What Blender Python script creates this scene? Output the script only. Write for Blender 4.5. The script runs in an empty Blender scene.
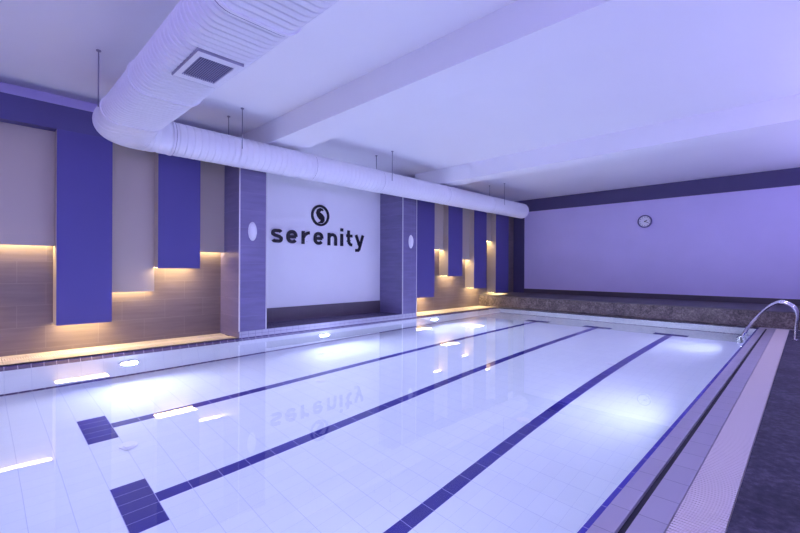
import bpy, bmesh, math, random
from mathutils import Vector, Matrix
random.seed(4)
scene = bpy.context.scene
COL = scene.collection
PI = math.pi

# ------------------------------------------------------------------ dimensions (metres)
CAM_H = 1.218
FOC, YAW, HOR, ROLL = 417.77, 0.7737, 268.54, 0.0043
XL, XR = -7.82, 1.6            # left tiled wall, right wall
YB, YF = -5.0, 14.06           # back wall, far wall
ZC = 3.72                      # ceiling
PX0, PX1, PY0, PY1 = -7.03, -0.76, -0.35, 11.66   # pool rim
PD = 1.356                     # pool depth
XP, XB = -7.48, -7.66          # face of purple panels, face of beige panels
PLAT_Y, PLAT_Z = 11.75, 0.36
TX, TY = 0.1275, 0.25          # pool tile

# ------------------------------------------------------------------ materials
def newmat(name):
    m = bpy.data.materials.new(name); m.use_nodes = True
    nt = m.node_tree; b = nt.nodes['Principled BSDF']
    return m, nt, b
def plain(name, col, rough=0.6, metal=0.0, spec=0.5, emit=None, strength=0, coat=0, bump=None):
    m, nt, b = newmat(name)
    b.inputs['Base Color'].default_value = (*col, 1)
    b.inputs['Roughness'].default_value = rough
    b.inputs['Metallic'].default_value = metal
    b.inputs['Specular IOR Level'].default_value = spec
    if coat: b.inputs['Coat Weight'].default_value = coat
    if emit:
        b.inputs['Emission Color'].default_value = (*emit, 1)
        b.inputs['Emission Strength'].default_value = strength
    if bump:
        sc, dist = bump
        n = nt.nodes.new('ShaderNodeTexNoise'); n.inputs['Scale'].default_value = sc
        n.inputs['Detail'].default_value = 4
        g = nt.nodes.new('ShaderNodeNewGeometry')
        nt.links.new(g.outputs['Position'], n.inputs['Vector'])
        bp = nt.nodes.new('ShaderNodeBump'); bp.inputs['Distance'].default_value = dist
        bp.inputs['Strength'].default_value = 0.6
        nt.links.new(n.outputs['Fac'], bp.inputs['Height'])
        nt.links.new(bp.outputs['Normal'], b.inputs['Normal'])
    return m
def painted(name, col, rough=0.7, mott=0.05, scale=1.4):
    """matt wall paint with a slight unevenness"""
    m, nt, b = newmat(name)
    g = nt.nodes.new('ShaderNodeNewGeometry')
    n = nt.nodes.new('ShaderNodeTexNoise'); n.inputs['Scale'].default_value = scale; n.inputs['Detail'].default_value = 5
    nt.links.new(g.outputs['Position'], n.inputs['Vector'])
    mx = nt.nodes.new('ShaderNodeMix'); mx.data_type = 'RGBA'
    mx.inputs['A'].default_value = (*[c * (1 - mott) for c in col], 1)
    mx.inputs['B'].default_value = (*[min(1, c * (1 + mott)) for c in col], 1)
    nt.links.new(n.outputs['Fac'], mx.inputs['Factor'])
    nt.links.new(mx.outputs['Result'], b.inputs['Base Color'])
    b.inputs['Roughness'].default_value = rough
    n2 = nt.nodes.new('ShaderNodeTexNoise'); n2.inputs['Scale'].default_value = 60
    nt.links.new(g.outputs['Position'], n2.inputs['Vector'])
    bp = nt.nodes.new('ShaderNodeBump'); bp.inputs['Distance'].default_value = 0.002; bp.inputs['Strength'].default_value = 0.2
    nt.links.new(n2.outputs['Fac'], bp.inputs['Height']); nt.links.new(bp.outputs['Normal'], b.inputs['Normal'])
    return m
def tiled(name, col, grout, a, b_, running=False, rough=0.25, var=0.06, streak=None, spec=0.5):
    """a, b_ = (axis, pitch, offset, grout width).  rows run along a, stack along b_."""
    m, nt, bs = newmat(name); N = nt.nodes; L = nt.links
    def mth(op, x, y=None):
        n = N.new('ShaderNodeMath'); n.operation = op
        for i, v in enumerate((x, y)):
            if v is None: continue
            if isinstance(v, (int, float)): n.inputs[i].default_value = v
            else: L.new(v, n.inputs[i])
        return n.outputs[0]
    g = N.new('ShaderNodeNewGeometry'); s = N.new('ShaderNodeSeparateXYZ'); L.new(g.outputs['Position'], s.inputs[0])
    ca = s.outputs['XYZ'.index(a[0])]; cb = s.outputs['XYZ'.index(b_[0])]
    vb = mth('DIVIDE', mth('SUBTRACT', cb, b_[2]), b_[1])
    rowi = mth('FLOOR', vb)
    va = mth('DIVIDE', mth('SUBTRACT', ca, a[2]), a[1])
    if running: va = mth('ADD', va, mth('MULTIPLY', mth('MODULO', mth('ABSOLUTE', rowi), 2), 0.5))
    coli = mth('FLOOR', va)
    fa = mth('SUBTRACT', va, coli); fb = mth('SUBTRACT', vb, rowi)
    ea = mth('LESS_THAN', mth('MINIMUM', fa, mth('SUBTRACT', 1, fa)), a[3] / a[1] / 2)
    eb = mth('LESS_THAN', mth('MINIMUM', fb, mth('SUBTRACT', 1, fb)), b_[3] / b_[1] / 2)
    gr = mth('MAXIMUM', ea, eb)
    cx = N.new('ShaderNodeCombineXYZ'); L.new(coli, cx.inputs[0]); L.new(rowi, cx.inputs[1])
    wn = N.new('ShaderNodeTexWhiteNoise'); L.new(cx.outputs[0], wn.inputs['Vector'])
    v = mth('ADD', mth('MULTIPLY', wn.outputs['Value'], 2 * var), 1 - var)
    if streak:
        mp = N.new('ShaderNodeMapping'); mp.inputs['Scale'].default_value = streak
        L.new(g.outputs['Position'], mp.inputs['Vector'])
        ns = N.new('ShaderNodeTexNoise'); ns.inputs['Scale'].default_value = 1; ns.inputs['Detail'].default_value = 6
        L.new(mp.outputs['Vector'], ns.inputs['Vector'])
        v = mth('MULTIPLY', v, mth('ADD', mth('MULTIPLY', ns.outputs['Fac'], 0.6), 0.7))
    vm = N.new('ShaderNodeVectorMath'); vm.operation = 'SCALE'; vm.inputs[0].default_value = col; L.new(v, vm.inputs['Scale'])
    mx = N.new('ShaderNodeMix'); mx.data_type = 'RGBA'
    L.new(gr, mx.inputs['Factor']); L.new(vm.outputs[0], mx.inputs['A']); mx.inputs['B'].default_value = (*grout, 1)
    L.new(mx.outputs['Result'], bs.inputs['Base Color'])
    bs.inputs['Roughness'].default_value = rough
    bs.inputs['Specular IOR Level'].default_value = spec
    bp = N.new('ShaderNodeBump'); bp.invert = True; bp.inputs['Distance'].default_value = 0.001; bp.inputs['Strength'].default_value = 0.5
    L.new(gr, bp.inputs['Height']); L.new(bp.outputs['Normal'], bs.inputs['Normal'])
    return m
def granite(name, c1, c2, c3, scale=55):
    m, nt, b = newmat(name); N = nt.nodes; L = nt.links
    g = N.new('ShaderNodeNewGeometry')
    n = N.new('ShaderNodeTexNoise'); n.inputs['Scale'].default_value = scale; n.inputs['Detail'].default_value = 8; n.inputs['Roughness'].default_value = 0.7
    n2 = N.new('ShaderNodeTexNoise'); n2.inputs['Scale'].default_value = scale / 7; n2.inputs['Detail'].default_value = 5
    L.new(g.outputs['Position'], n.inputs['Vector']); L.new(g.outputs['Position'], n2.inputs['Vector'])
    ad = N.new('ShaderNodeMath'); ad.operation = 'MULTIPLY_ADD'; ad.inputs[1].default_value = 0.45
    L.new(n2.outputs['Fac'], ad.inputs[0]); L.new(n.outputs['Fac'], ad.inputs[2])
    r = N.new('ShaderNodeValToRGB'); e = r.color_ramp
    e.elements[0].position = 0.56; e.elements[0].color = (*c1, 1)
    e.elements[1].position = 0.92; e.elements[1].color = (*c3, 1)
    k = e.elements.new(0.72); k.color = (*c2, 1)
    L.new(ad.outputs[0], r.inputs['Fac']); L.new(r.outputs['Color'], b.inputs['Base Color'])
    b.inputs['Roughness'].default_value = 0.6; b.inputs['Specular IOR Level'].default_value = 0.3
    bp = N.new('ShaderNodeBump'); bp.inputs['Distance'].default_value = 0.002; bp.inputs['Strength'].default_value = 0.35
    L.new(n.outputs['Fac'], bp.inputs['Height']); L.new(bp.outputs['Normal'], b.inputs['Normal'])
    return m
def water_mat():
    m = bpy.data.materials.new('pool_water'); m.use_nodes = True; nt = m.node_tree; nt.nodes.clear()
    o = nt.nodes.new('ShaderNodeOutputMaterial'); p = nt.nodes.new('ShaderNodeBsdfGlass')
    p.inputs['IOR'].default_value = 1.333; p.inputs['Roughness'].default_value = 0.0
    g = nt.nodes.new('ShaderNodeNewGeometry')
    n = nt.nodes.new('ShaderNodeTexNoise'); n.inputs['Scale'].default_value = 1.3; n.inputs['Detail'].default_value = 2
    nt.links.new(g.outputs['Position'], n.inputs['Vector'])
    bp = nt.nodes.new('ShaderNodeBump'); bp.inputs['Distance'].default_value = 0.0012; bp.inputs['Strength'].default_value = 1
    nt.links.new(n.outputs['Fac'], bp.inputs['Height']); nt.links.new(bp.outputs['Normal'], p.inputs['Normal'])
    nt.links.new(p.outputs[0], o.inputs['Surface'])
    return m

LED_COL = (1.0, 0.76, 0.34)
M = {}
M['ceiling'] = painted('white_ceiling_paint', (0.88, 0.87, 0.89), mott=0.02)
M['white_wall'] = painted('white_wall_paint', (0.85, 0.84, 0.87), mott=0.03)
M['lilac_wall'] = painted('lilac_wall_paint', (0.64, 0.57, 0.86), mott=0.06)
M['dark_band'] = painted('dark_purple_paint', (0.075, 0.062, 0.155))
M['purple'] = painted('purple_panel_paint', (0.075, 0.060, 0.245), rough=0.55, mott=0.03)
M['header'] = painted('shade_toned_header_paint', (0.075, 0.062, 0.20))  # panel purple darkened: shade under the ceiling put into the colour
M['beige'] = painted('beige_panel_paint', (0.45, 0.38, 0.33), rough=0.6, mott=0.03)
M['wall_tile'] = tiled('brown_grey_wall_tile', (0.165, 0.128, 0.13), (0.23, 0.185, 0.185), ('Y', 0.62, 0.12, 0.005), ('Z', 0.31, 0.06, 0.005), True, 0.32, 0.05, (2, 2, 25))
M['pier_tile'] = tiled('brown_grey_pier_tile', (0.165, 0.14, 0.28), (0.225, 0.19, 0.35), ('Y', 1.2, 0.4, 0.004), ('Z', 0.31, 0.06, 0.005), False, 0.3, 0.04, (2, 2, 12))
M['dark_tile_top'] = tiled('dark_ledge_tile', (0.13, 0.11, 0.20), (0.2, 0.18, 0.27), ('Y', 0.6, 0.1, 0.004), ('X', 0.3, 0.0, 0.004), False, 0.22, 0.05)
M['dark_tile_side'] = tiled('dark_skirting_tile', (0.12, 0.095, 0.12), (0.16, 0.14, 0.15), ('Y', 0.6, 0.1, 0.004), ('Z', 0.6, 0.0, 0.002), False, 0.35, 0.05)
WT, WG = (0.78, 0.80, 0.84), (0.56, 0.58, 0.70)
X0 = -3.674 - TX / 2; Y0 = 1.023
M['pool_floor'] = tiled('white_pool_floor_tile', WT, WG, ('X', TX, X0, 0.0016), ('Y', TY, Y0, 0.004), False, 0.35, 0.015)
M['pool_wall_y'] = tiled('white_pool_wall_tile', WT, WG, ('Y', TY, Y0, 0.003), ('Z', 0.125, -PD, 0.002), False, 0.35, 0.015)
M['pool_wall_x'] = tiled('white_pool_end_tile', WT, WG, ('X', TY, X0, 0.003), ('Z', 0.125, -PD, 0.002), False, 0.35, 0.015)
NV, NG = (0.016, 0.008, 0.21), (0.36, 0.33, 0.62)
M['navy_floor'] = tiled('navy_lane_tile', NV, NG, ('X', TX, X0, 0.0035), ('Y', TY, Y0, 0.006), False, 0.35, 0.10)
M['navy_row_y'] = tiled('navy_rim_tile', (0.06, 0.035, 0.13), (0.5, 0.42, 0.55), ('Y', 0.125, Y0, 0.008), ('Z', 9, 1, 0), False, 0.2, 0.10)
M['navy_row_x'] = tiled('navy_rim_end_tile', (0.06, 0.035, 0.13), (0.5, 0.42, 0.55), ('X', 0.125, X0, 0.008), ('Z', 9, 1, 0), False, 0.2, 0.10)
M['navy_edge'] = tiled('navy_rim_edge_tile', (0.05, 0.035, 0.35), (0.3, 0.28, 0.6), ('Y', TY, Y0, 0.006), ('X', 9, 1, 0), False, 0.25, 0.08)
M['kerb'] = tiled('small_kerb_tile', (0.42, 0.40, 0.50), (0.22, 0.20, 0.30), ('Y', 0.125, Y0, 0.006), ('Z', 0.056, 0.0, 0.005), False, 0.25, 0.04)
M['coping'] = tiled('lilac_coping_tile', (0.47, 0.42, 0.48), (0.22, 0.19, 0.24), ('X', 9, 1, 0), ('Y', TY, Y0 + 0.05, 0.005), False, 0.28, 0.04)
M['cream'] = tiled('cream_ledge_tile', (0.68, 0.60, 0.54), (0.4, 0.34, 0.32), ('X', 9, 1, 0), ('Y', TY, Y0, 0.005), False, 0.35, 0.04)
M['far_coping'] = tiled('far_coping_tile', (0.66, 0.60, 0.62), (0.22, 0.19, 0.24), ('Y', 9, 1, 0), ('X', TY, X0, 0.005), False, 0.28, 0.04)
M['grate'] = plain('cream_plastic_grating', (0.88, 0.78, 0.73), 0.5)
M['channel'] = plain('dark_gutter_channel', (0.03, 0.028, 0.04), 0.8)
M['granite'] = granite('brown_grey_granite', (0.05, 0.04, 0.042), (0.13, 0.10, 0.10), (0.30, 0.24, 0.23), 34)
M['granite_deck'] = granite('dark_deck_granite', (0.022, 0.018, 0.036), (0.048, 0.040, 0.068), (0.12, 0.10, 0.15), 20)
M['platform_top'] = plain('dark_platform_slab', (0.085, 0.07, 0.09), 0.6, bump=(30, 0.002))
M['duct'] = plain('white_painted_duct', (0.82, 0.81, 0.85), 0.36)
M['dark'] = plain('dark_joint_rubber', (0.07, 0.06, 0.16), 0.6)
M['grille_slat'] = plain('grille_dark_slat', (0.30, 0.28, 0.46), 0.5)
M['steel'] = plain('brushed_steel', (0.75, 0.74, 0.76), 0.16, 1.0)
M['rod'] = plain('galvanised_rod', (0.32, 0.30, 0.38), 0.4, 0.6)
M['trim'] = plain('pale_metal_trim', (0.72, 0.70, 0.72), 0.35, 0.3)
M['black'] = plain('black_gloss_lettering', (0.010, 0.009, 0.016), 0.3, spec=0.3)
M['white_plastic'] = plain('white_plastic', (0.85, 0.84, 0.88), 0.3)
M['clock_face'] = plain('clock_face', (0.82, 0.81, 0.86), 0.4)
M['clock_rim'] = plain('clock_rim', (0.10, 0.08, 0.22), 0.3)
M['led'] = plain('warm_led_strip', (0.9, 0.8, 0.6), 0.5, emit=LED_COL, strength=14)
M['lens'] = plain('pool_lamp_lens', (0.9, 0.92, 1), 0.3, emit=(0.80, 0.84, 1.0), strength=9)
M['water'] = water_mat()

# ------------------------------------------------------------------ geometry helpers (world coordinates)
def bm_new(): return bmesh.new()
def box(bm, x0, x1, y0, y1, z0, z1):
    v = [bm.verts.new((x, y, z)) for z in (z0, z1) for y in (y0, y1) for x in (x0, x1)]
    for f in ((0, 2, 3, 1), (4, 5, 7, 6), (0, 1, 5, 4), (2, 6, 7, 3), (0, 4, 6, 2), (1, 3, 7, 5)):
        bm.faces.new([v[i] for i in f])
    return v
def bevel_all(bm, w, seg=2):
    bmesh.ops.bevel(bm, geom=list(bm.edges), offset=w, segments=seg, affect='EDGES', profile=0.5)
def loft(bm, rings, closed=True, caps=True, smooth=True):
    R = [[bm.verts.new(p) for p in r] for r in rings]
    n = len(R[0])
    for a, b in zip(R, R[1:]):
        for i in range(n if closed else n - 1):
            f = bm.faces.new((a[i], a[(i + 1) % n], b[(i + 1) % n], b[i])); f.smooth = smooth
    if caps:
        bm.faces.new(R[0][::-1]); bm.faces.new(R[-1])
    return R
def frame_ring(c, t, up, pts):
    t = t.normalized(); s = t.cross(up).normalized(); u = s.cross(t).normalized()
    return [c + s * a + u * b for a, b in pts]
def circle(r, n=16): return [(r * math.cos(2 * PI * i / n), r * math.sin(2 * PI * i / n)) for i in range(n)]
def tube(bm, pts, r, n=12, up=None):
    pts = [Vector(p) for p in pts]; rings = []
    for i, p in enumerate(pts):
        t = (pts[min(i + 1, len(pts) - 1)] - pts[max(i - 1, 0)])
        u = up or (Vector((0, 0, 1)) if abs(t.normalized().z) < 0.9 else Vector((0, 1, 0)))
        rings.append(frame_ring(p, t, Vector(u), circle(r, n)))
    loft(bm, rings)
def ellipsoid_cap(bm, c, ax, ay, az, n=24, m=6):
    """dome bulging to +X from the plane through c; half axes ay (along Y) and az (along Z)"""
    rings = []
    for j in range(m):
        a = j / m * PI / 2
        rings.append([Vector((c[0] + ax * math.sin(a), c[1] + ay * math.cos(a) * math.cos(2 * PI * i / n), c[2] + az * math.cos(a) * math.sin(2 * PI * i / n))) for i in range(n)])
    R = loft(bm, rings, caps=False)
    tip = bm.verts.new((c[0] + ax, c[1], c[2]))
    for i in range(n):
        f = bm.faces.new((R[-1][i], R[-1][(i + 1) % n], tip)); f.smooth = True
    bm.faces.new(R[0][::-1])
def origin_of(o):
    v = Vector((0, 0, 0))
    while o: v = v + o.location; o = o.parent
    return v
def obj(name, bm, mat, parent=None, at=None):
    off = origin_of(parent) if parent else Vector(at or (0, 0, 0))
    bmesh.ops.translate(bm, verts=bm.verts, vec=-off)
    bmesh.ops.recalc_face_normals(bm, faces=bm.faces)
    me = bpy.data.meshes.new(name); bm.to_mesh(me); bm.free()
    me.materials.append(mat)
    o = bpy.data.objects.new(name, me); COL.objects.link(o)
    if parent: o.parent = parent
    else: o.location = off
    return o
def thing(name, label, cat, loc, group=None):
    o = bpy.data.objects.new(name, None); COL.objects.link(o); o.location = loc
    o['label'] = label; o['category'] = cat
    o.empty_display_size = 0.1
    if group: o['group'] = group
    return o
def tag(o, label, cat, group=None, kind=None):
    o['label'] = label; o['category'] = cat
    if group: o['group'] = group
    if kind: o['kind'] = kind
    return o
def struct(name, boxes, mat, parent=None, label=None, cat=None):
    bm = bm_new()
    for b in boxes: box(bm, *b)
    o = obj(name, bm, mat, parent, None if parent else (boxes[0][0], boxes[0][2], boxes[0][4]))
    if not parent:
        o['kind'] = 'structure'
        if label: o['label'] = label; o['category'] = cat or 'structure'
    return o
def copy_thing(src, loc, label):
    r = src.copy(); COL.objects.link(r); r.location = loc; r['label'] = label
    for ch in list(src.children):
        c = ch.copy(); COL.objects.link(c); c.parent = r
        for g in list(ch.children):
            d = g.copy(); COL.objects.link(d); d.parent = c
    return r

# ------------------------------------------------------------------ room shell
T = 0.2
struct('wall_left', [(XL - T, XL, YB, 3.24, -0.05, 3.30), (XL - T, XL, 7.8, YF, -0.05, 3.30)], M['wall_tile'], None,
       'brown-grey tiled wall behind the hanging panels', 'wall')
struct('wall_left_top', [(XL - T, XL, YB, 3.2, 3.30, ZC), (XL - T, XL, 7.8, YF, 3.30, ZC)], M['lilac_wall'], None,
       'lilac painted strip of wall just under the ceiling', 'wall')
struct('wall_alcove', [(-7.85 - T, -7.85, 3.2, 7.8, 0.40, ZC)], M['white_wall'], None, 'white painted alcove wall carrying the black lettering', 'wall')
struct('baseboard_alcove', [(-7.85 - T, -7.835, 3.2, 7.8, 0.0, 0.40)], M['dark_tile_side'], None, 'dark tiled skirting below the white alcove wall', 'baseboard')
struct('wall_far', [(XL - T, XR + T, YF, YF + T, -0.05, ZC)], M['lilac_wall'], None, 'lilac painted end wall with the clock', 'wall')
struct('trim_1', [(XL, XR, YF - 0.03, YF, 3.29, ZC)], M['dark_band'], None, 'dark purple band across the top of the end wall', 'trim')
struct('trim_2', [(XL, -7.40, YF - 0.03, YF, PLAT_Z, 3.29)], M['dark_band'], None, 'dark upright strip in the left corner of the end wall', 'trim')
struct('baseboard_far', [(-7.40, XR, YF - 0.03, YF, PLAT_Z, 0.51)], M['platform_top'], None, 'dark skirting along the foot of the end wall', 'baseboard')
struct('wall_right', [(XR, XR + T, YB, YF, -0.05, ZC)], M['lilac_wall'], None, 'lilac wall on the right', 'wall')
struct('wall_back', [(XL - T, XR + T, YB - T, YB, -0.05, ZC)], M['white_wall'], None, 'white wall behind the viewer', 'wall')
struct('ceiling', [(XL - T - 0.2, XR + T, YB - T, YF + T, ZC, ZC + 0.15)], M['ceiling'], None, 'white painted ceiling', 'ceiling')
for y0, y1, lb in ((3.54, 4.16, 'white ceiling beam nearest the viewer'), (8.20, 8.66, 'white ceiling beam farther from the viewer')):
    struct('ceiling_beam', [(XL - 0.03 if y0 < 5 else XP + 0.008, XR, y0, y1, 3.36, ZC)], M['ceiling'], None, lb, 'beam')
# piers flanking the alcove
def pier(y0, y1, lb):
    p = struct('pillar', [(-7.86, -7.04, y0, y1, 0.0, 3.28)], M['pier_tile'], None, lb, 'pillar')
    for yy in (y0, y1):
        s = -1 if yy == y0 else 1
        struct('corner_trim', [(-7.052, -7.034, yy - 0.008 if s < 0 else yy - 0.010, yy + 0.010 if s < 0 else yy + 0.008, 0.113, 3.28)], M['trim'], p)
    return p
pier(3.23, 3.73, 'brown tiled pillar at the left end of the white alcove')
pier(7.30, 7.80, 'brown tiled pillar at the right end of the white alcove')

# ------------------------------------------------------------------ pool basin
struct('pool_floor', [(-7.10, -0.60, PY0 - 0.15, PY1 + 0.15, -PD - 0.15, -PD)], M['pool_floor'], None, 'white tiled pool floor', 'pool floor')
def slanted(z0, z1, off=0.0, th=0.10):
    """long left basin wall leaning a little, between heights z0 and z1"""
    f = lambda z: PX0 + off + (0.13 * (-z / PD))
    bm = bm_new()
    pr_ = [(PX0 - th, z0), (f(z0), z0), (f(z1), z1), (PX0 - th, z1)]
    loft(bm, [[(x, y, z) for x, z in pr_] for y in (PY0, PY1)], smooth=False)
    return bm
def st(o, lb, cat): o['kind'] = 'structure'; o['label'] = lb; o['category'] = cat; return o
pl = st(obj('pool_wall_left', slanted(-PD, -0.25), M['pool_wall_y'], None, (PX0, PY0, -PD)), 'white tiled long side of the pool below the panels', 'pool wall')
obj('rim_tile_row', slanted(-0.25, 0.0, 0.0), M['navy_row_y'], pl)
obj('base_tile_row', slanted(-PD, -PD + 0.07, 0.004), M['navy_row_y'], pl)
pf = struct('pool_wall_far', [(PX0, PX1, PY1, PY1 + 0.08, -PD, -0.25)], M['pool_wall_x'], None, 'white tiled far end of the pool', 'pool wall')
struct('rim_tile_row', [(PX0, PX1, PY1, PY1 + 0.06, -0.25, 0.0)], M['navy_row_x'], pf)
struct('base_tile_row', [(PX0, PX1, PY1 - 0.005, PY1 + 0.02, -PD, -PD + 0.07)], M['navy_row_x'], pf)
pn = struct('pool_wall_near', [(PX0, PX1, PY0 - 0.12, PY0, -PD, -0.002)], M['pool_wall_x'], None, 'white tiled near end of the pool', 'pool wall')
pr_w = struct('pool_wall_right', [(PX1, -0.62, PY0, PY1, -PD, -0.25)], M['pool_wall_y'], None, 'white tiled right side of the pool', 'pool wall')
struct('rim_tile_row', [(PX1, PX1 + 0.027, PY0, PY1, -0.25, 0.001)], M['navy_edge'], pr_w)
# lane markings: rows of navy tile
lanes = []
for k, (cx, lb) in enumerate((( -3.674 - 12 * TX, 'navy lane line on the pool floor nearest the hanging panels'),
                              (-3.674, 'navy lane line on the pool floor, middle of the three'),
                              (-3.674 + 12 * TX, 'navy lane line on the pool floor nearest the grating'))):
    bm = bm_new(); h = TX / 2
    o = struct('lane_line', [(cx - h, cx + h, Y0 + 0.0 , 10.52, -PD - 0.002, -PD + 0.002)], M['navy_floor'], None, lb, 'lane line')
    for ya, yb in ((Y0 - TY, Y0), (10.52, 10.52 + 0.25)):
        struct('crossbar', [(cx - h - 2 * TX, cx + h + 2 * TX, ya, yb, -PD - 0.002, -PD + 0.0025)], M['navy_floor'], o)
# water
bm = bm_new()
nx, ny = 8, 14
vs = [[bm.verts.new((PX0 + 0.0005 + (PX1 - PX0 - 0.001) * i / nx, PY0 + 0.0005 + (PY1 - PY0 - 0.001) * j / ny, -0.006)) for j in range(ny + 1)] for i in range(nx + 1)]
for i in range(nx):
    for j in range(ny): bm.faces.new((vs[i][j], vs[i + 1][j], vs[i + 1][j + 1], vs[i][j + 1]))
w = obj('pool_water', bm, M['water'], None, (PX0, PY0, -0.006))
tag(w, 'still clear water surface filling the swimming pool', 'water', kind='stuff')

# decks around the pool
struct('deck_left', [(XL - 0.02, -7.60, YB, 3.228, -0.12, 0.0), (-7.40, PX0 - 0.0, YB, 3.228, -0.12, 0.0), (-7.60, -7.40, YB, PY0, -0.12, 0.0),
                     (XL - 0.02, -7.60, 7.8, PLAT_Y, -0.12, 0.0), (-7.40, PX0 - 0.0, 7.8, PLAT_Y, -0.12, 0.0), (-7.60, -7.40, PY1, PLAT_Y, -0.12, 0.0),
                     (-7.60, -7.40, PY0, 3.228, -0.12, -0.03), (-7.60, -7.40, 7.8, PY1, -0.12, -0.03)],
       M['cream'], None, 'cream tiled ledge along the foot of the panelled wall', 'floor')
kb = struct('kerb', [(-7.86, PX0 - 0.012, 3.731, 7.299, -0.12, 0.108)], M['dark_tile_side'], None, 'low kerb with a row of small pale tiles under the alcove', 'kerb')
struct('kerb_face', [(PX0 - 0.012, PX0 + 0.0, 3.23, 7.8, -0.001, 0.113)], M['kerb'], kb)
struct('kerb_top', [(-7.85, PX0 - 0.012, 3.731, 7.299, 0.105, 0.113)], M['dark_tile_top'], kb)
struct('deck_far', [(PX0, XR, PY1, PLAT_Y, -0.12, 0.0)], M['far_coping'], None, 'narrow tiled edge at the far end of the pool', 'floor')
struct('platform', [(XL, XR, PLAT_Y, YF, -0.05, PLAT_Z - 0.02)], M['granite'], None, 'raised granite platform across the far end', 'platform')
struct('platform_slab', [(XL, XR, PLAT_Y - 0.004, YF, PLAT_Z - 0.02, PLAT_Z)], M['platform_top'], None, 'dark top slab of the far platform', 'platform')
dr = struct('deck_right', [(PX1 + 0.027, -0.638, PY0, PY1, -0.12, 0.0), (-0.602, -0.475, PY0, PY1, -0.12, 0.0)], M['coping'], None,
            'lilac coping tiles along the right edge of the pool', 'floor')
struct('overflow_slot', [(-0.638, -0.602, PY0, PY1, -0.12, -0.022)], M['channel'], dr)
struct('gutter_bed', [(-0.475, -0.268, PY0, PY1, -0.12, -0.03)], M['channel'], dr)
struct('floor', [(-0.268, XR, YB, PY1, -0.12, 0.0), (PX0, -0.268, YB, PY0 - 0.12, -0.12, 0.0)], M['granite_deck'], None, 'dark speckled granite deck', 'floor')

def grating(x0, x1, y0, y1, lb, pitch=0.026):
    bm = bm_new(); y = y0 + 0.004
    while y < y1 - 0.014:
        box(bm, x0 + 0.006, x1 - 0.006, y, y + pitch * 0.55, -0.02, -0.001); y += pitch
    for xx in (x0 + 0.001, (x0 + x1) / 2 - 0.004, x1 - 0.011):
        box(bm, xx, xx + 0.010, y0 + 0.002, y1 - 0.002, -0.028, -0.0202)
    o = obj('gutter_grating', bm, M['grate'], None, ((x0 + x1) / 2, y0, -0.026))
    tag(o, lb, 'grating', 'slatted overflow gratings beside the pool')
grating(-0.475, -0.268, PY0, PY1, 'pale slatted gutter grating running along the dark granite deck')
grating(-7.60, -7.40, PY0, 3.226, 'cream slatted gutter grating in the ledge left of the alcove')
grating(-7.60, -7.40, 7.8, PY1, 'cream slatted gutter grating in the ledge right of the alcove')

# ------------------------------------------------------------------ hanging wall panels with warm strips
def panel(kind, y0, y1, z0, z1, lb, grp, strip=True):
    xf, mat = (XP, M['purple']) if kind == 'purple' else (XB, M['beige'])
    t = thing('wall_panel', lb, 'wall panel', (XL, (y0 + y1) / 2, z0), grp)
    bm = bm_new(); g = 0.03
    e = 0.0 if kind == 'purple' else 0.001
    # box with a recessed underside in which the strip sits
    box(bm, xf - 0.02, xf, y0 + e, y1 - e, z0, z1)
    box(bm, XL + 0.001, xf - 0.02, y0 + e, y1 - e, z0 + g, z1)
    box(bm, XL + 0.001, xf - 0.02, y0 + e, y0 + e + 0.012, z0 + 0.012, z0 + g)
    box(bm, XL + 0.001, xf - 0.02, y1 - e - 0.012, y1 - e, z0 + 0.012, z0 + g)
    obj('board', bm, M['beige'], t)
    if kind == 'purple':
        bm = bm_new(); box(bm, xf, xf + 0.006, y0, y1, z0, z1); obj('front_panel', bm, mat, t)
    if strip:
        bm = bm_new()
        if kind == 'beige': box(bm, XL + 0.006, xf - 0.024, y0 + 0.016, y1 - 0.016, z0 + 0.006, z0 + g)
        else: box(bm, XL + 0.05, xf - 0.03, y0 + 0.016, y1 - 0.016, z0 + 0.010, z0 + g)
        obj('led_strip', bm, M['led'], t)
    return t
GP, GB = 'purple hanging wall panels', 'beige recessed wall panels'
FZ = 3.14
# left of the alcove
panel('beige', 0.00, 0.815, 1.515, FZ, 'beige wall panel at the left edge, ending above a bright warm strip', GB)
panel('purple', 0.817, 1.466, 0.40, FZ, 'wide purple wall panel reaching lowest, left of the alcove', GP)
panel('beige', 1.468, 2.083, 0.83, FZ, 'beige wall panel between the two purple panels left of the alcove', GB)
panel('purple', 2.085, 2.735, 1.205, FZ, 'shorter purple wall panel just left of the brown pillar', GP)
panel('beige', 2.737, 3.228, 1.495, FZ, 'narrow beige wall panel touching the left brown pillar', GB)
panel('purple', -0.65, -0.002, 0.80, FZ, 'purple wall panel beyond the left edge of view', GP)
panel('beige', -1.30, -0.652, 1.20, FZ, 'beige wall panel far beyond the left edge of view', GB)
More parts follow.
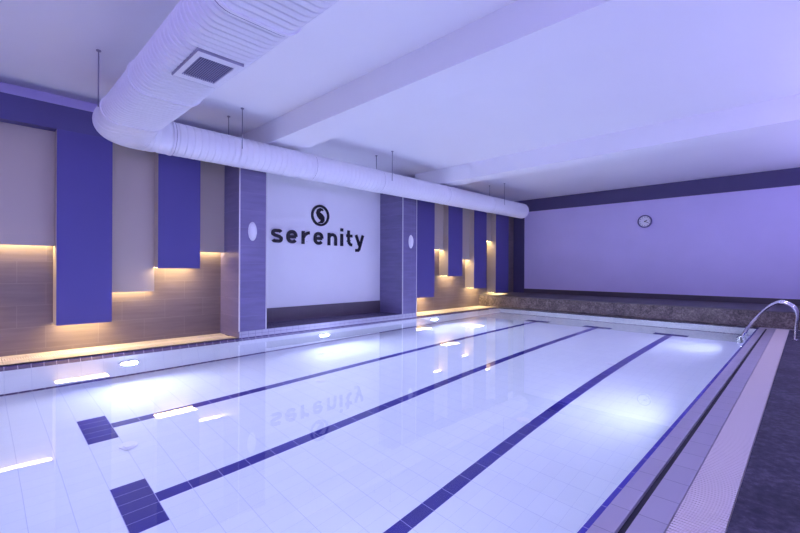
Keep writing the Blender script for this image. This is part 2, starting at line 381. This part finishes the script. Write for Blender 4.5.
# right of the alcove
panel('purple', 8.22, 9.03, 0.43, FZ, 'long purple wall panel just right of the right-hand pillar', GP)
panel('beige', 9.032, 9.658, 1.765, FZ, 'beige wall panel right of the long purple panel by the pillar', GB)
panel('purple', 9.66, 10.35, 1.00, FZ, 'shortest purple wall panel right of the alcove', GP)
panel('beige', 10.352, 10.968, 1.50, FZ, 'beige wall panel with the lowest end right of the alcove', GB)
panel('purple', 10.97, 11.67, 0.605, FZ, 'purple wall panel second from the far corner', GP)
panel('beige', 11.672, 12.238, 2.15, FZ, 'beige wall panel with the highest glowing end near the far corner', GB)
panel('purple', 12.24, 13.06, 0.415, FZ, 'dark purple wall panel nearest the far corner', GP)
for y0, y1, lb in ((-1.3, 3.228, 'purple header board with painted-in shade across the panels left of the alcove'), (7.802, 13.06, 'purple header board with painted-in shade across the panels right of the alcove')):
    bm = bm_new(); box(bm, XL + 0.001, XP + 0.006, y0, y1, FZ + 0.001, 3.48)
    tag(obj('header_board', bm, M['header'], None, (XL, y0, FZ)), lb, 'wall panel', 'header boards over the panels')

# ------------------------------------------------------------------ lettering and emblem
def stroke(bm, pts, w, x0, x1):
    """flat stroke of width w along pts (y, z), thick in X, mitred"""
    P = [Vector(p) for p in pts]; n = len(P); Lf, Rt = [], []
    for i in range(n):
        a = (P[i] - P[i - 1]).normalized() if i else (P[1] - P[0]).normalized()
        b = (P[i + 1] - P[i]).normalized() if i < n - 1 else a
        t = (a + b).normalized(); nrm = Vector((-t.y, t.x)); k = 1 / max(0.5, nrm.dot(Vector((-a.y, a.x))))
        Lf.append(P[i] + nrm * w / 2 * k); Rt.append(P[i] - nrm * w / 2 * k)
    loft(bm, [[(x0, l.x, l.y), (x1, l.x, l.y), (x1, r.x, r.y), (x0, r.x, r.y)] for l, r in zip(Lf, Rt)], smooth=False)
def arc(cx, cy, rx, ry, a0, a1, n=14):
    return [(cx + rx * math.cos(math.radians(a0 + (a1 - a0) * i / n)), cy + ry * math.sin(math.radians(a0 + (a1 - a0) * i / n))) for i in range(n + 1)]
def glyph(ch, W, Hh, w):
    """strokes in a cell of width W and x-height Hh (outer size), stroke w; returns list of polylines"""
    l, r, b, t = w / 2, W - w / 2, w / 2, Hh - w / 2; cx, cy = W / 2, Hh / 2; rx, ry = (r - l) / 2, (t - b) / 2
    q = min(rx, ry)
    def rnd(x0, x1, y0, y1, rad, segs):
        out = []
        for s in segs:
            c = {'tr': (x1 - rad, y1 - rad, 0, 90), 'tl': (x0 + rad, y1 - rad, 90, 180), 'bl': (x0 + rad, y0 + rad, 180, 270), 'br': (x1 - rad, y0 + rad, 270, 360)}[s]
            out += arc(c[0], c[1], rad, rad, c[2], c[3], 6)
        return out
    rad = q * 0.92
    if ch == 'e':
        return [[(l, cy), (r, cy)][::-1] + [], [(r, cy - 0.0)] + rnd(l, r, b, t, rad, ['tr', 'tl', 'bl']) + arc(r - rad, b + rad, rad, rad, 270, 325, 5)]
    if ch == 'n':
        return [[(l, 0), (l, Hh)], [(l, t - rad * 0.5)] + arc(cx + 0.0, t - rx, rx, rx, 150, 0, 10) + [(r, 0)]]
    if ch == 'r':
        return [[(l, 0), (l, Hh)], [(l, t - 0.4 * w)] + arc(W, t - (W - l), W - l, W - l, 165, 90, 8)]
    if ch == 'i':
        return [[(cx, 0), (cx, Hh)], [(cx, Hh + w * 0.75), (cx, Hh + w * 1.75)]]
    if ch == 't':
        x = W * 0.38; rr = W - x - w * 0.1
        return [[(x, Hh * 1.33), (x, b + rr)] + arc(x + rr, b + rr, rr, rr, 180, 270, 6), [(0, Hh - w / 2), (W, Hh - w / 2)]]
    if ch == 'y':
        return [[(w * 0.45, Hh), (cx + w * 0.1, 0.02)], [(W - w * 0.45, Hh), (cx - 0.01, -Hh * 0.20), (cx - w * 0.6, -Hh * 0.31), (w * 0.2, -Hh * 0.31)]]
    if ch == 's':
        rs = ry / 2; k = rs * 0.95
        return [arc(r - k, t - k, k, k, 30, 90, 4) + arc(l + k, t - k, k, k, 90, 200, 8) + [(l + k * 0.9, cy + 0.012)] +
                [(r - k * 0.9, cy - 0.012)] + arc(r - k, b + k, k, k, 20, -90, 8) + arc(l + k, b + k, k, k, 270, 205, 5)]
LX = -7.85
word = [('s', 4.256, 4.515), ('e', 4.605, 4.862), ('r', 4.972, 5.170), ('e', 5.279, 5.53), ('n', 5.655, 5.915),
        ('i', 6.012, 6.098), ('t', 6.19, 6.37), ('y', 6.455, 6.735)]
sign = thing('wall_lettering', 'black raised letters reading serenity on the white alcove wall', 'sign', (LX, 5.45, 1.70))
for ch, a, b in word:
    bm = bm_new()
    W = b - a; Hh = 0.285; sw = 0.069 if ch != 'i' else 0.074
    for i, pl_ in enumerate(glyph(ch, W, Hh, sw)):
        stroke(bm, [(a + x, 1.74 + z) for x, z in pl_], sw, LX + 0.012 + i * 0.0004, LX + 0.034 + i * 0.0004)
    for yy in (a + W * 0.3, a + W * 0.7):   # stand-off pins
        tube(bm, [(LX, yy, 1.80), (LX + 0.014, yy, 1.80)], 0.005, 6)
    obj('letter_' + ch, bm, M['black'], sign)
# emblem: ring with an S-shaped flame inside
em = thing('wall_emblem', 'round black emblem with a curling S shape above the lettering', 'sign', (LX, 5.455, 2.17))
bm = bm_new(); ey, ez, ro, ri = 5.455, 2.40, 0.238, 0.188
n = 48; rings = []
for i in range(n):
    a = 2 * PI * i / n; c, s = math.cos(a), math.sin(a)
    rings.append([(LX + 0.001, ey + ro * c, ez + ro * s), (LX + 0.03, ey + ro * c, ez + ro * s), (LX + 0.03, ey + ri * c, ez + ri * s), (LX + 0.001, ey + ri * c, ez + ri * s)])
R = [[bm.verts.new(p) for p in r] for r in rings]
for i in range(n):
    A, B = R[i], R[(i + 1) % n]
    for k in range(4): bm.faces.new((A[k], A[(k + 1) % 4], B[(k + 1) % 4], B[k]))
obj('ring', bm, M['black'], em)
bm = bm_new()   # S body of varying width
cl = [(0.075, 0.115, 0.02), (0.045, 0.135, 0.04), (0.0, 0.135, 0.06), (-0.045, 0.105, 0.075), (-0.06, 0.06, 0.085), (-0.035, 0.02, 0.10), (0.01, -0.02, 0.115), (0.05, -0.06, 0.11), (0.06, -0.105, 0.085), (0.035, -0.14, 0.06), (-0.01, -0.16, 0.03), (-0.055, -0.155, 0.008)]
secs = []
for i, (y, z, w_) in enumerate(cl):
    p0 = cl[max(0, i - 1)]; p1 = cl[min(len(cl) - 1, i + 1)]; t = Vector((p1[0] - p0[0], p1[1] - p0[1])).normalized(); nn = Vector((-t.y, t.x)) * w_ * 0.6
    secs.append([(LX + 0.001, ey + y + nn.x, ez + z + nn.y), (LX + 0.026, ey + y + nn.x, ez + z + nn.y), (LX + 0.026, ey + y - nn.x, ez + z - nn.y), (LX + 0.001, ey + y - nn.x, ez + z - nn.y)])
loft(bm, secs, smooth=False)
obj('s_curl', bm, M['black'], em)

# ------------------------------------------------------------------ oval fittings on the pillars
def oval(y, z, lb):
    t = thing('wall_lamp', lb, 'wall lamp', (-7.04, y, z), 'oval bulkhead fittings on the pillars')
    bm = bm_new(); ellipsoid_cap(bm, (-7.039, y, z), 0.02, 0.082, 0.168); obj('base_plate', bm, M['white_plastic'], t)
    bm = bm_new(); ellipsoid_cap(bm, (-7.028, y, z), 0.05, 0.068, 0.150); obj('diffuser', bm, M['white_plastic'], t)
oval(3.465, 1.865, 'unlit oval white wall lamp on the pillar left of the lettering')
oval(7.585, 1.885, 'unlit oval white wall lamp on the pillar right of the lettering')

# ------------------------------------------------------------------ clock on the far wall
ck = thing('wall_clock', 'round wall clock with pale face and dark rim on lilac wall', 'clock', (-3.495, YF, 2.657))
cx_, cz_ = -3.495, 2.657
def disc_y(bm, r0, r1, ya, yb, n=40):
    """ring (or disc when r0 = 0) facing -Y"""
    if r0 == 0:
        loft(bm, [[(cx_ + r1 * math.cos(2 * PI * i / n), y, cz_ + r1 * math.sin(2 * PI * i / n)) for i in range(n)] for y in (ya, yb)], smooth=False)
    else:
        R = [[bm.verts.new((cx_ + r * math.cos(2 * PI * i / n), y, cz_ + r * math.sin(2 * PI * i / n))) for r, y in ((r0, ya), (r0, yb), (r1, yb), (r1, ya))] for i in range(n)]
        for i in range(n):
            A, B = R[i], R[(i + 1) % n]
            for k in range(4): bm.faces.new((A[k], A[(k + 1) % 4], B[(k + 1) % 4], B[k]))
bm = bm_new(); disc_y(bm, 0.158, 0.190, YF - 0.05, YF); obj('rim', bm, M['clock_rim'], ck)
bm = bm_new(); disc_y(bm, 0, 0.157, YF - 0.025, YF - 0.001); face = obj('dial', bm, M['clock_face'], ck)
for hname, ang, ln, wd in (('hour_hand', 60, 0.075, 0.012), ('minute_hand', 118, 0.11, 0.009)):
    bm = bm_new(); a = math.radians(90 - ang); d = Vector((math.cos(a), 0, math.sin(a))); s = Vector((-d.z, 0, d.x)) * wd
    c = Vector((cx_, YF - 0.03, cz_)); q = [c - d * 0.02 - s, c + d * ln - s * 0.5, c + d * ln + s * 0.5, c - d * 0.02 + s]
    loft(bm, [q, [p + Vector((0, 0.003, 0)) for p in q]], smooth=False); obj(hname, bm, M['black'], ck)
for k in range(12):
    bm = bm_new(); a = 2 * PI * k / 12; d = Vector((math.cos(a), 0, math.sin(a))); s = Vector((-d.z, 0, d.x)) * 0.006
    c = Vector((cx_, YF - 0.028, cz_)); q = [c + d * 0.118 - s, c + d * 0.143 - s, c + d * 0.143 + s, c + d * 0.118 + s]
    loft(bm, [q, [p + Vector((0, 0.003, 0)) for p in q]], smooth=False); obj('hour_mark', bm, M['black'], ck)

# ------------------------------------------------------------------ ventilation duct
duct = thing('ventilation_duct', 'large white ribbed air duct with an elbow hanging under the ceiling', 'duct', (-5.9, 1.36, 2.9))
ZB, RS, YN, YFd = 2.90, 0.169, 1.191, 1.535
WC = Vector((0, (YN + YFd) / 2, ZB + RS)); HW = (YFd - YN) / 2
XD, ZD, RD = -6.60, 3.085, 0.237
NS = 48
def stadium(hw, r, g=0.0):
    out = []
    for i in range(NS):
        a = 2 * PI * i / NS; c, s = math.cos(a), math.sin(a)
        # superellipse-free stadium: straight runs come from shifting the half circles
        out.append(((hw * (1 if c > 0 else -1) * min(1, abs(c) * 6)) + (r + g) * c, (r + g) * s))
    return out
def stadium_pts(hw, r, g=0.0):
    """evenly parametrised stadium"""
    L = 4 * hw + 2 * PI * r; out = []
    for i in range(NS):
        d = L * i / NS
        # start at (hw + r, 0) going counter-clockwise
        q = PI * r / 2
        if d < q: a = d / r; out.append((hw + (r + g) * math.cos(a), (r + g) * math.sin(a)))
        elif d < q + 2 * hw: out.append((hw - (d - q), r + g))
        elif d < q + 2 * hw + PI * r: a = PI / 2 + (d - q - 2 * hw) / r; out.append((-hw + (r + g) * math.cos(a), (r + g) * math.sin(a)))
        elif d < q + 4 * hw + PI * r: out.append((-hw + (d - q - 2 * hw - PI * r), -(r + g)))
        else: a = 1.5 * PI + (d - q - 4 * hw - PI * r) / r; out.append((hw + (r + g) * math.cos(a), (r + g) * math.sin(a)))
    return out
UP = Vector((0, 0, 1))
def rib(s, pitch, amp):
    f = (s / pitch) % 1.0
    return -amp * max(0.0, 1 - abs(f - 0.5) / 0.14)
# wide flat-oval run along X
bm = bm_new(); rings = []; x = 1.55; XE = -5.80; step = 0.0045
nn = int((x - XE) / step)
for i in range(nn + 1):
    xx = x + (XE - x) * i / nn
    rings.append(frame_ring(Vector((xx, WC.y, WC.z)), Vector((-1, 0, 0)), UP, stadium_pts(HW, RS, rib(xx, 0.072, 0.022))))
loft(bm, rings); obj('wide_section', bm, M['duct'], duct)
# elbow, flat-oval to round
bm = bm_new(); rings = []; RA = abs(XD - XE); RB = 0.62; cy = WC.y + RB; seg = 9; EX = 2 / 4.4
for i in range(161):
    f = i / 160; a = f * PI / 2
    pt = lambda q: Vector((XE - RA * max(0, math.sin(q)) ** EX, cy - RB * max(0, math.cos(q)) ** EX, 0))
    p = pt(a); p.z = WC.z + (ZD - WC.z) * f
    t = pt(min(PI / 2, a + 0.02)) - pt(max(0, a - 0.02))
    hw = HW * (1 - f ** 3); r = RS + (RD - RS) * f
    rings.append(frame_ring(p, t, UP, stadium_pts(max(hw, 0.0001), r, rib(f * 1.05, 0.075, 0.018))))
loft(bm, rings); obj('elbow', bm, M['duct'], duct)
# long round run along Y
bm = bm_new(); rings = []; ys = cy; YE = 12.42
nn = int((YE - 0.06 - ys) / 0.008)
for i in range(nn + 1):
    yy = ys + (YE - 0.06 - ys) * i / nn
    rings.append(frame_ring(Vector((XD, yy, ZD)), Vector((0, 1, 0)), UP, stadium_pts(0.0001, RD, rib(yy, 0.10, 0.012))))
for a in range(1, 7):
    an = a / 6 * PI / 2
    rings.append(frame_ring(Vector((XD, YE - 0.06 + 0.06 * math.sin(an), ZD)), Vector((0, 1, 0)), UP, stadium_pts(0.0001, RD - 0.06 * (1 - math.cos(an)))))
loft(bm, rings); obj('round_section', bm, M['duct'], duct)
# joints
def band(p, t, hw, r, g, wdt, mat, name):
    bm = bm_new(); t = t.normalized()
    prof = [(-wdt / 2, -0.004), (-wdt / 2, g), (wdt / 2, g), (wdt / 2, -0.004)]
    rr = [frame_ring(p + t * s, t, UP, stadium_pts(hw, r, gg)) for s, gg in prof]
    V = [[bm.verts.new(q) for q in r_] for r_ in rr]
    for k in range(4):
        A, B = V[k], V[(k + 1) % 4]
        for i in range(NS):
            f = bm.faces.new((A[i], A[(i + 1) % NS], B[(i + 1) % NS], B[i])); f.smooth = False
    return obj(name, bm, mat, duct)
for xx in (-2.70, -4.62, XE):
    band(Vector((xx, WC.y, WC.z)), Vector((-1, 0, 0)), HW, RS, 0.012, 0.03, M['duct'], 'joint_collar')
    band(Vector((xx - 0.022, WC.y, WC.z)), Vector((-1, 0, 0)), HW, RS, 0.0075, 0.010, M['dark'], 'joint_seal')
for yy in (cy + 0.01, 4.35, 6.05, 8.3, 10.4):
    band(Vector((XD, yy, ZD)), Vector((0, 1, 0)), 0.0001, RD, 0.008, 0.03, M['duct'], 'joint_collar')
    band(Vector((XD, yy + 0.02, ZD)), Vector((0, 1, 0)), 0.0001, RD, 0.005, 0.006, M['rod'], 'joint_seal')
# air grille in the underside
gx0, gx1, gy0, gy1 = -3.93, -3.35, 1.205, 1.565
ix0, ix1, iy0, iy1 = -3.845, -3.425, 1.245, 1.52
gz = ZB - 0.022
gr = bm_new()
for b in ((gx0, ix0, gy0, gy1), (ix1, gx1, gy0, gy1), (ix0, ix1, gy0, iy0), (ix0, ix1, iy1, gy1)): box(gr, *b, gz, ZB + 0.02)
grf = obj('grille_frame', gr, M['duct'], duct)
bm = bm_new(); box(bm, ix0, ix1, iy0, iy1, ZB - 0.010, ZB + 0.0); obj('grille_throat', bm, M['dark'], grf)
bm = bm_new(); ns = 16
for k in range(ns):
    yy = iy0 + (iy1 - iy0) * (k + 0.5) / ns
    q = [(yy - 0.006, gz), (yy + 0.002, gz - 0.0), (yy + 0.005, gz + 0.010), (yy - 0.001, gz + 0.010)]
    loft(bm, [[(xx, a, b) for a, b in q] for xx in (ix0, ix1)], smooth=False)
obj('grille_slats', bm, M['grille_slat'], grf)
bm = bm_new()
for b in ((gx0 - 0.008, gx0 - 0.0005, gy0 - 0.008, gy1), (gx0 - 0.0005, gx1, gy0 - 0.008, gy0 - 0.0005), (gx1 + 0.0005, gx1 + 0.006, gy0 - 0.008, gy1)): box(bm, *b, gz + 0.002, ZB + 0.01)
obj('grille_flange', bm, M['rod'], duct)

# hangers
def hanger(pts, strap, lb):
    t = thing('duct_hanger', lb, 'hanger', (pts[0][0], pts[0][1], ZC), 'threaded rods holding the duct')
    for (x, y, z0) in pts:
        bm = bm_new(); tube(bm, [(x, y, z0), (x, y, ZC)], 0.007, 8); r = obj('rod', bm, M['rod'], t)
        bm = bm_new(); tube(bm, [(x, y, ZC - 0.012), (x, y, ZC)], 0.025, 12); obj('washer', bm, M['rod'], r)
    if strap:
        y = strap; bm = bm_new()
        A = [(XD + (RD + 0.007) * math.cos(a), ZD + (RD + 0.007) * math.sin(a)) for a in [PI * (1 + k / 24) for k in range(25)]]
        A = [(A[0][0], ZD + 0.02)] + A + [(A[-1][0], ZD + 0.02)]
        R = []
        for (x_, z_) in A:
            R.append([(x_, y - 0.012, z_), (x_, y + 0.012, z_)])
        V = [[bm.verts.new(p) for p in r] for r in R]
        for a, b in zip(V, V[1:]): bm.faces.new((a[0], a[1], b[1], b[0]))
        bmesh.ops.solidify(bm, geom=bm.faces, thickness=0.003)
        obj('strap', bm, M['duct'], duct)
for yy, lb in ((2.95, 'rod hanger on the round duct, nearest the elbow'), (6.25, 'rod hanger on the round duct above the white alcove'), (10.85, 'rod hanger near the far end of the round duct')):
    hanger([(XD + RD + 0.014, yy, ZD + 0.0), (XD - RD - 0.014, yy, ZD + 0.0)], yy, lb)
hanger([(-5.86, YN - RS - 0.012, WC.z), (-5.86, YFd + RS + 0.012, WC.z)], None, 'long rod hanger beside the duct elbow, left of the wide duct')

# ------------------------------------------------------------------ pool ladder
lad = thing('pool_ladder', 'curved stainless steel pool ladder at the far right corner', 'ladder', (-0.15, 10.0, 0))
def smooth_path(P, n=8):
    P = [Vector(p) for p in P]; out = []
    for i in range(len(P) - 1):
        p0 = P[max(i - 1, 0)]; p1 = P[i]; p2 = P[i + 1]; p3 = P[min(i + 2, len(P) - 1)]
        for k in range(n):
            t = k / n
            out.append(0.5 * ((2 * p1) + (-p0 + p2) * t + (2 * p0 - 5 * p1 + 4 * p2 - p3) * t * t + (-p0 + 3 * p1 - 3 * p2 + p3) * t ** 3))
    out.append(P[-1]); return out
prof = [(-0.150, 0.0), (-0.148, 0.25), (-0.135, 0.45), (-0.185, 0.57), (-0.33, 0.645), (-0.45, 0.60), (-0.58, 0.475), (-0.77, 0.20), (-0.875, -0.03), (-0.915, -0.25), (-0.92, -0.65), (-0.92, -1.10)]
for yy in (9.98, 10.46):
    bm = bm_new(); tube(bm, smooth_path([(x_, yy, z_) for x_, z_ in prof]), 0.0215, 14, up=(0, 1, 0)); r = obj('rail', bm, M['steel'], lad)
    bm = bm_new(); tube(bm, [(-0.15, yy, 0.0), (-0.15, yy, 0.012), (-0.15, yy, 0.018)], 0.05, 20, up=(0, 1, 0)); obj('flange', bm, M['steel'], r)
for zz in (-0.35, -0.62, -0.89):
    bm = bm_new(); box(bm, -0.965, -0.875, 9.99, 10.45, zz - 0.012, zz + 0.012); bevel_all(bm, 0.005); obj('step', bm, M['steel'], lad)

# ------------------------------------------------------------------ underwater lamps
def lamp_at(proto, side, y, lb):
    z = -0.69
    x = PX0 + 0.13 * 0.69 / PD if side == 'l' else PX1
    o = proto if proto.get('free') else copy_thing(proto, (0, 0, 0), lb)
    if proto.get('free'): del proto['free']
    o['label'] = lb; o.location = (x, y, z); o.rotation_euler = (0, 0, 0 if side == 'l' else PI)
    return o
pz = thing('underwater_lamp', '', 'lamp', (0, 0, 0), 'round underwater pool lamps'); pz['free'] = 1
bm = bm_new(); ellipsoid_cap(bm, (0.0, 0, 0), 0.018, 0.135, 0.135, 32, 4); obj('bezel', bm, M['steel'], pz)
bm = bm_new(); ellipsoid_cap(bm, (0.010, 0, 0), 0.026, 0.10, 0.10, 32, 6); obj('lens', bm, M['lens'], pz)
SPOTS = [('l', 1.57, 'round lamp glowing under water below the left-hand purple panels'),
         ('l', 4.93, 'round lamp glowing under water below the lettering'),
         ('l', 8.37, 'round lamp glowing under water just right of the right-hand pillar'),
         ('r', 1.4, 'round underwater lamp in the right side, nearest the viewer'),
         ('r', 5.3, 'round underwater lamp in the right side, middle of three'),
         ('r', 9.5, 'round underwater lamp in the right side by the ladder')]
LP = dict(l=86, r=40)
for side, y, lb in SPOTS:
    o = lamp_at(pz, side, y, lb)
    L = bpy.data.lights.new('underwater_lamp_light', 'AREA'); L.shape = 'DISK'; L.size = 0.2
    L.energy = LP[side] * (1.25 if y > 8 else 0.8 if y < 2 else 1.0); L.color = (0.54, 0.63, 1.0)
    lo = bpy.data.objects.new('underwater_lamp_light', L); COL.objects.link(lo)
    s = 1 if side == 'l' else -1
    lo.location = o.location + Vector((s * 0.045, 0, 0))
    lo.rotation_euler = (0, (-PI / 2 - math.radians(22)) * s, 0)   # light shines along local -Z
    lo.visible_camera = True
# floor inlets and plain white discs
def inlet(x, y, lb):
    t = thing('floor_disc', lb, 'pool inlet', (x, y, -PD), 'white inlets in the pool floor')
    bm = bm_new(); tube(bm, [(x, y, -PD + 0.001), (x, y, -PD + 0.010)], 0.075, 24); obj('flange', bm, M['white_plastic'], t)
    bm = bm_new(); tube(bm, [(x, y, -PD + 0.010), (x, y, -PD + 0.022)], 0.045, 20); obj('cap', bm, M['white_plastic'], t)
inlet(-2.275, 4.32, 'white round inlet overlapping the right lane line, nearer one')
inlet(-2.275, 7.20, 'white round inlet overlapping the right lane line, farther one')
inlet(-6.20, 4.36, 'white round disc near the left pool wall below the lettering')
inlet(-6.20, 7.43, 'white round disc near the left pool wall below the right-hand pillar')
inlet(-4.65, 1.05, 'white round disc just right of the nearest-left lane end')
inlet(-4.97, 3.47, 'white round disc between the left and middle lane lines')

# ------------------------------------------------------------------ fill lights added out of view (ceiling and right wall)
def added_ceil_light(x, y, sx, sy, e, col, lb):
    t = thing('added_ceiling_light', lb, 'ceiling light', (x, y, ZC), 'added rectangular fill lights out of view')
    bm = bm_new(); box(bm, x - sx / 2 - 0.03, x + sx / 2 + 0.03, y - sy / 2 - 0.03, y + sy / 2 + 0.03, ZC - 0.05, ZC); obj('housing', bm, M['white_plastic'], t)
    L = bpy.data.lights.new('added_ceiling_light_lamp', 'AREA'); L.shape = 'RECTANGLE'; L.size = sx; L.size_y = sy; L.energy = e; L.color = col
    o = bpy.data.objects.new('added_ceiling_light_lamp', L); COL.objects.link(o); o.location = (x, y, ZC - 0.055)
added_ceil_light(-1.0, -2.6, 1.2, 0.6, 75, (0.42, 0.38, 1.0), 'added rectangular fill light behind the viewer, right')
added_ceil_light(-4.6, -2.6, 1.2, 0.6, 75, (0.42, 0.38, 1.0), 'added rectangular fill light behind the viewer, left')

added_ceil_light(0.85, 8.6, 0.6, 1.2, 45, (0.80, 0.66, 1.0), 'added rectangular fill light near the far right corner, beyond the ladder')  # added unseen to lift the far grating and end wall
# violet washers added unseen on the right wall to brighten ceiling and walls
def washer(y0, y1, e, lb):
    t = thing('added_linear_light', lb, 'added wall light', (XR - 0.005, (y0 + y1) / 2, 2.3), 'added violet fill lights on the right wall')
    bm = bm_new(); box(bm, XR - 0.06, XR - 0.003, y0 - 0.03, y1 + 0.03, 2.12, 2.48); obj('housing', bm, M['white_plastic'], t)
    L = bpy.data.lights.new('added_linear_light_lamp', 'AREA'); L.shape = 'RECTANGLE'; L.size = 0.3; L.size_y = y1 - y0; L.energy = e; L.color = (0.44, 0.42, 1.0)
    o = bpy.data.objects.new('added_linear_light_lamp', L); COL.objects.link(o); o.location = (XR - 0.07, (y0 + y1) / 2, 2.3)
    o.rotation_euler = (0, math.radians(90 + 32), 0)
for y0, y1, lb in ((-4.2, -0.7, 'added violet fill light on the right wall, behind the viewer'), (0.5, 4.0, 'added violet fill light on the right wall, nearest'), (5.0, 8.5, 'added violet fill light on the right wall, middle'), (9.5, 13.0, 'added violet fill light on the right wall, farthest')):
    washer(y0, y1, 95 if y0 < 0 else 85 if y0 < 2 else 58, lb)

# ------------------------------------------------------------------ world, camera, view
w = bpy.data.worlds.new('World'); scene.world = w; w.use_nodes = True
w.node_tree.nodes['Background'].inputs[0].default_value = (0.3, 0.3, 0.5, 1)
w.node_tree.nodes['Background'].inputs[1].default_value = 0.1
cam = bpy.data.cameras.new('camera'); co = bpy.data.objects.new('camera', cam); COL.objects.link(co)
cam.sensor_width = 36; cam.lens = 36 * FOC / 800; cam.clip_start = 0.02
cam.shift_y = (HOR - 266.5) / 800
fwd = Vector((-math.sin(YAW), math.cos(YAW), 0)); rgt = Vector((math.cos(YAW), math.sin(YAW), 0)); up = Vector((0, 0, 1))
c, s = math.cos(ROLL), math.sin(ROLL)
r2 = rgt * c + up * s; u2 = up * c - rgt * s
co.matrix_world = Matrix(((r2.x, u2.x, -fwd.x, 0), (r2.y, u2.y, -fwd.y, 0), (r2.z, u2.z, -fwd.z, CAM_H), (0, 0, 0, 1)))
scene.camera = co
scene.view_settings.view_transform = 'Standard'; scene.view_settings.look = 'None'
scene.view_settings.gamma = 1; scene.view_settings.use_curve_mapping = False
scene.view_settings.exposure = 0.5
try:
    scene.cycles.sample_clamp_indirect = 6.0
    scene.cycles.use_denoising = True
    scene.cycles.max_bounces = 14; scene.cycles.diffuse_bounces = 7; scene.cycles.transmission_bounces = 8; scene.cycles.glossy_bounces = 5
except Exception: pass
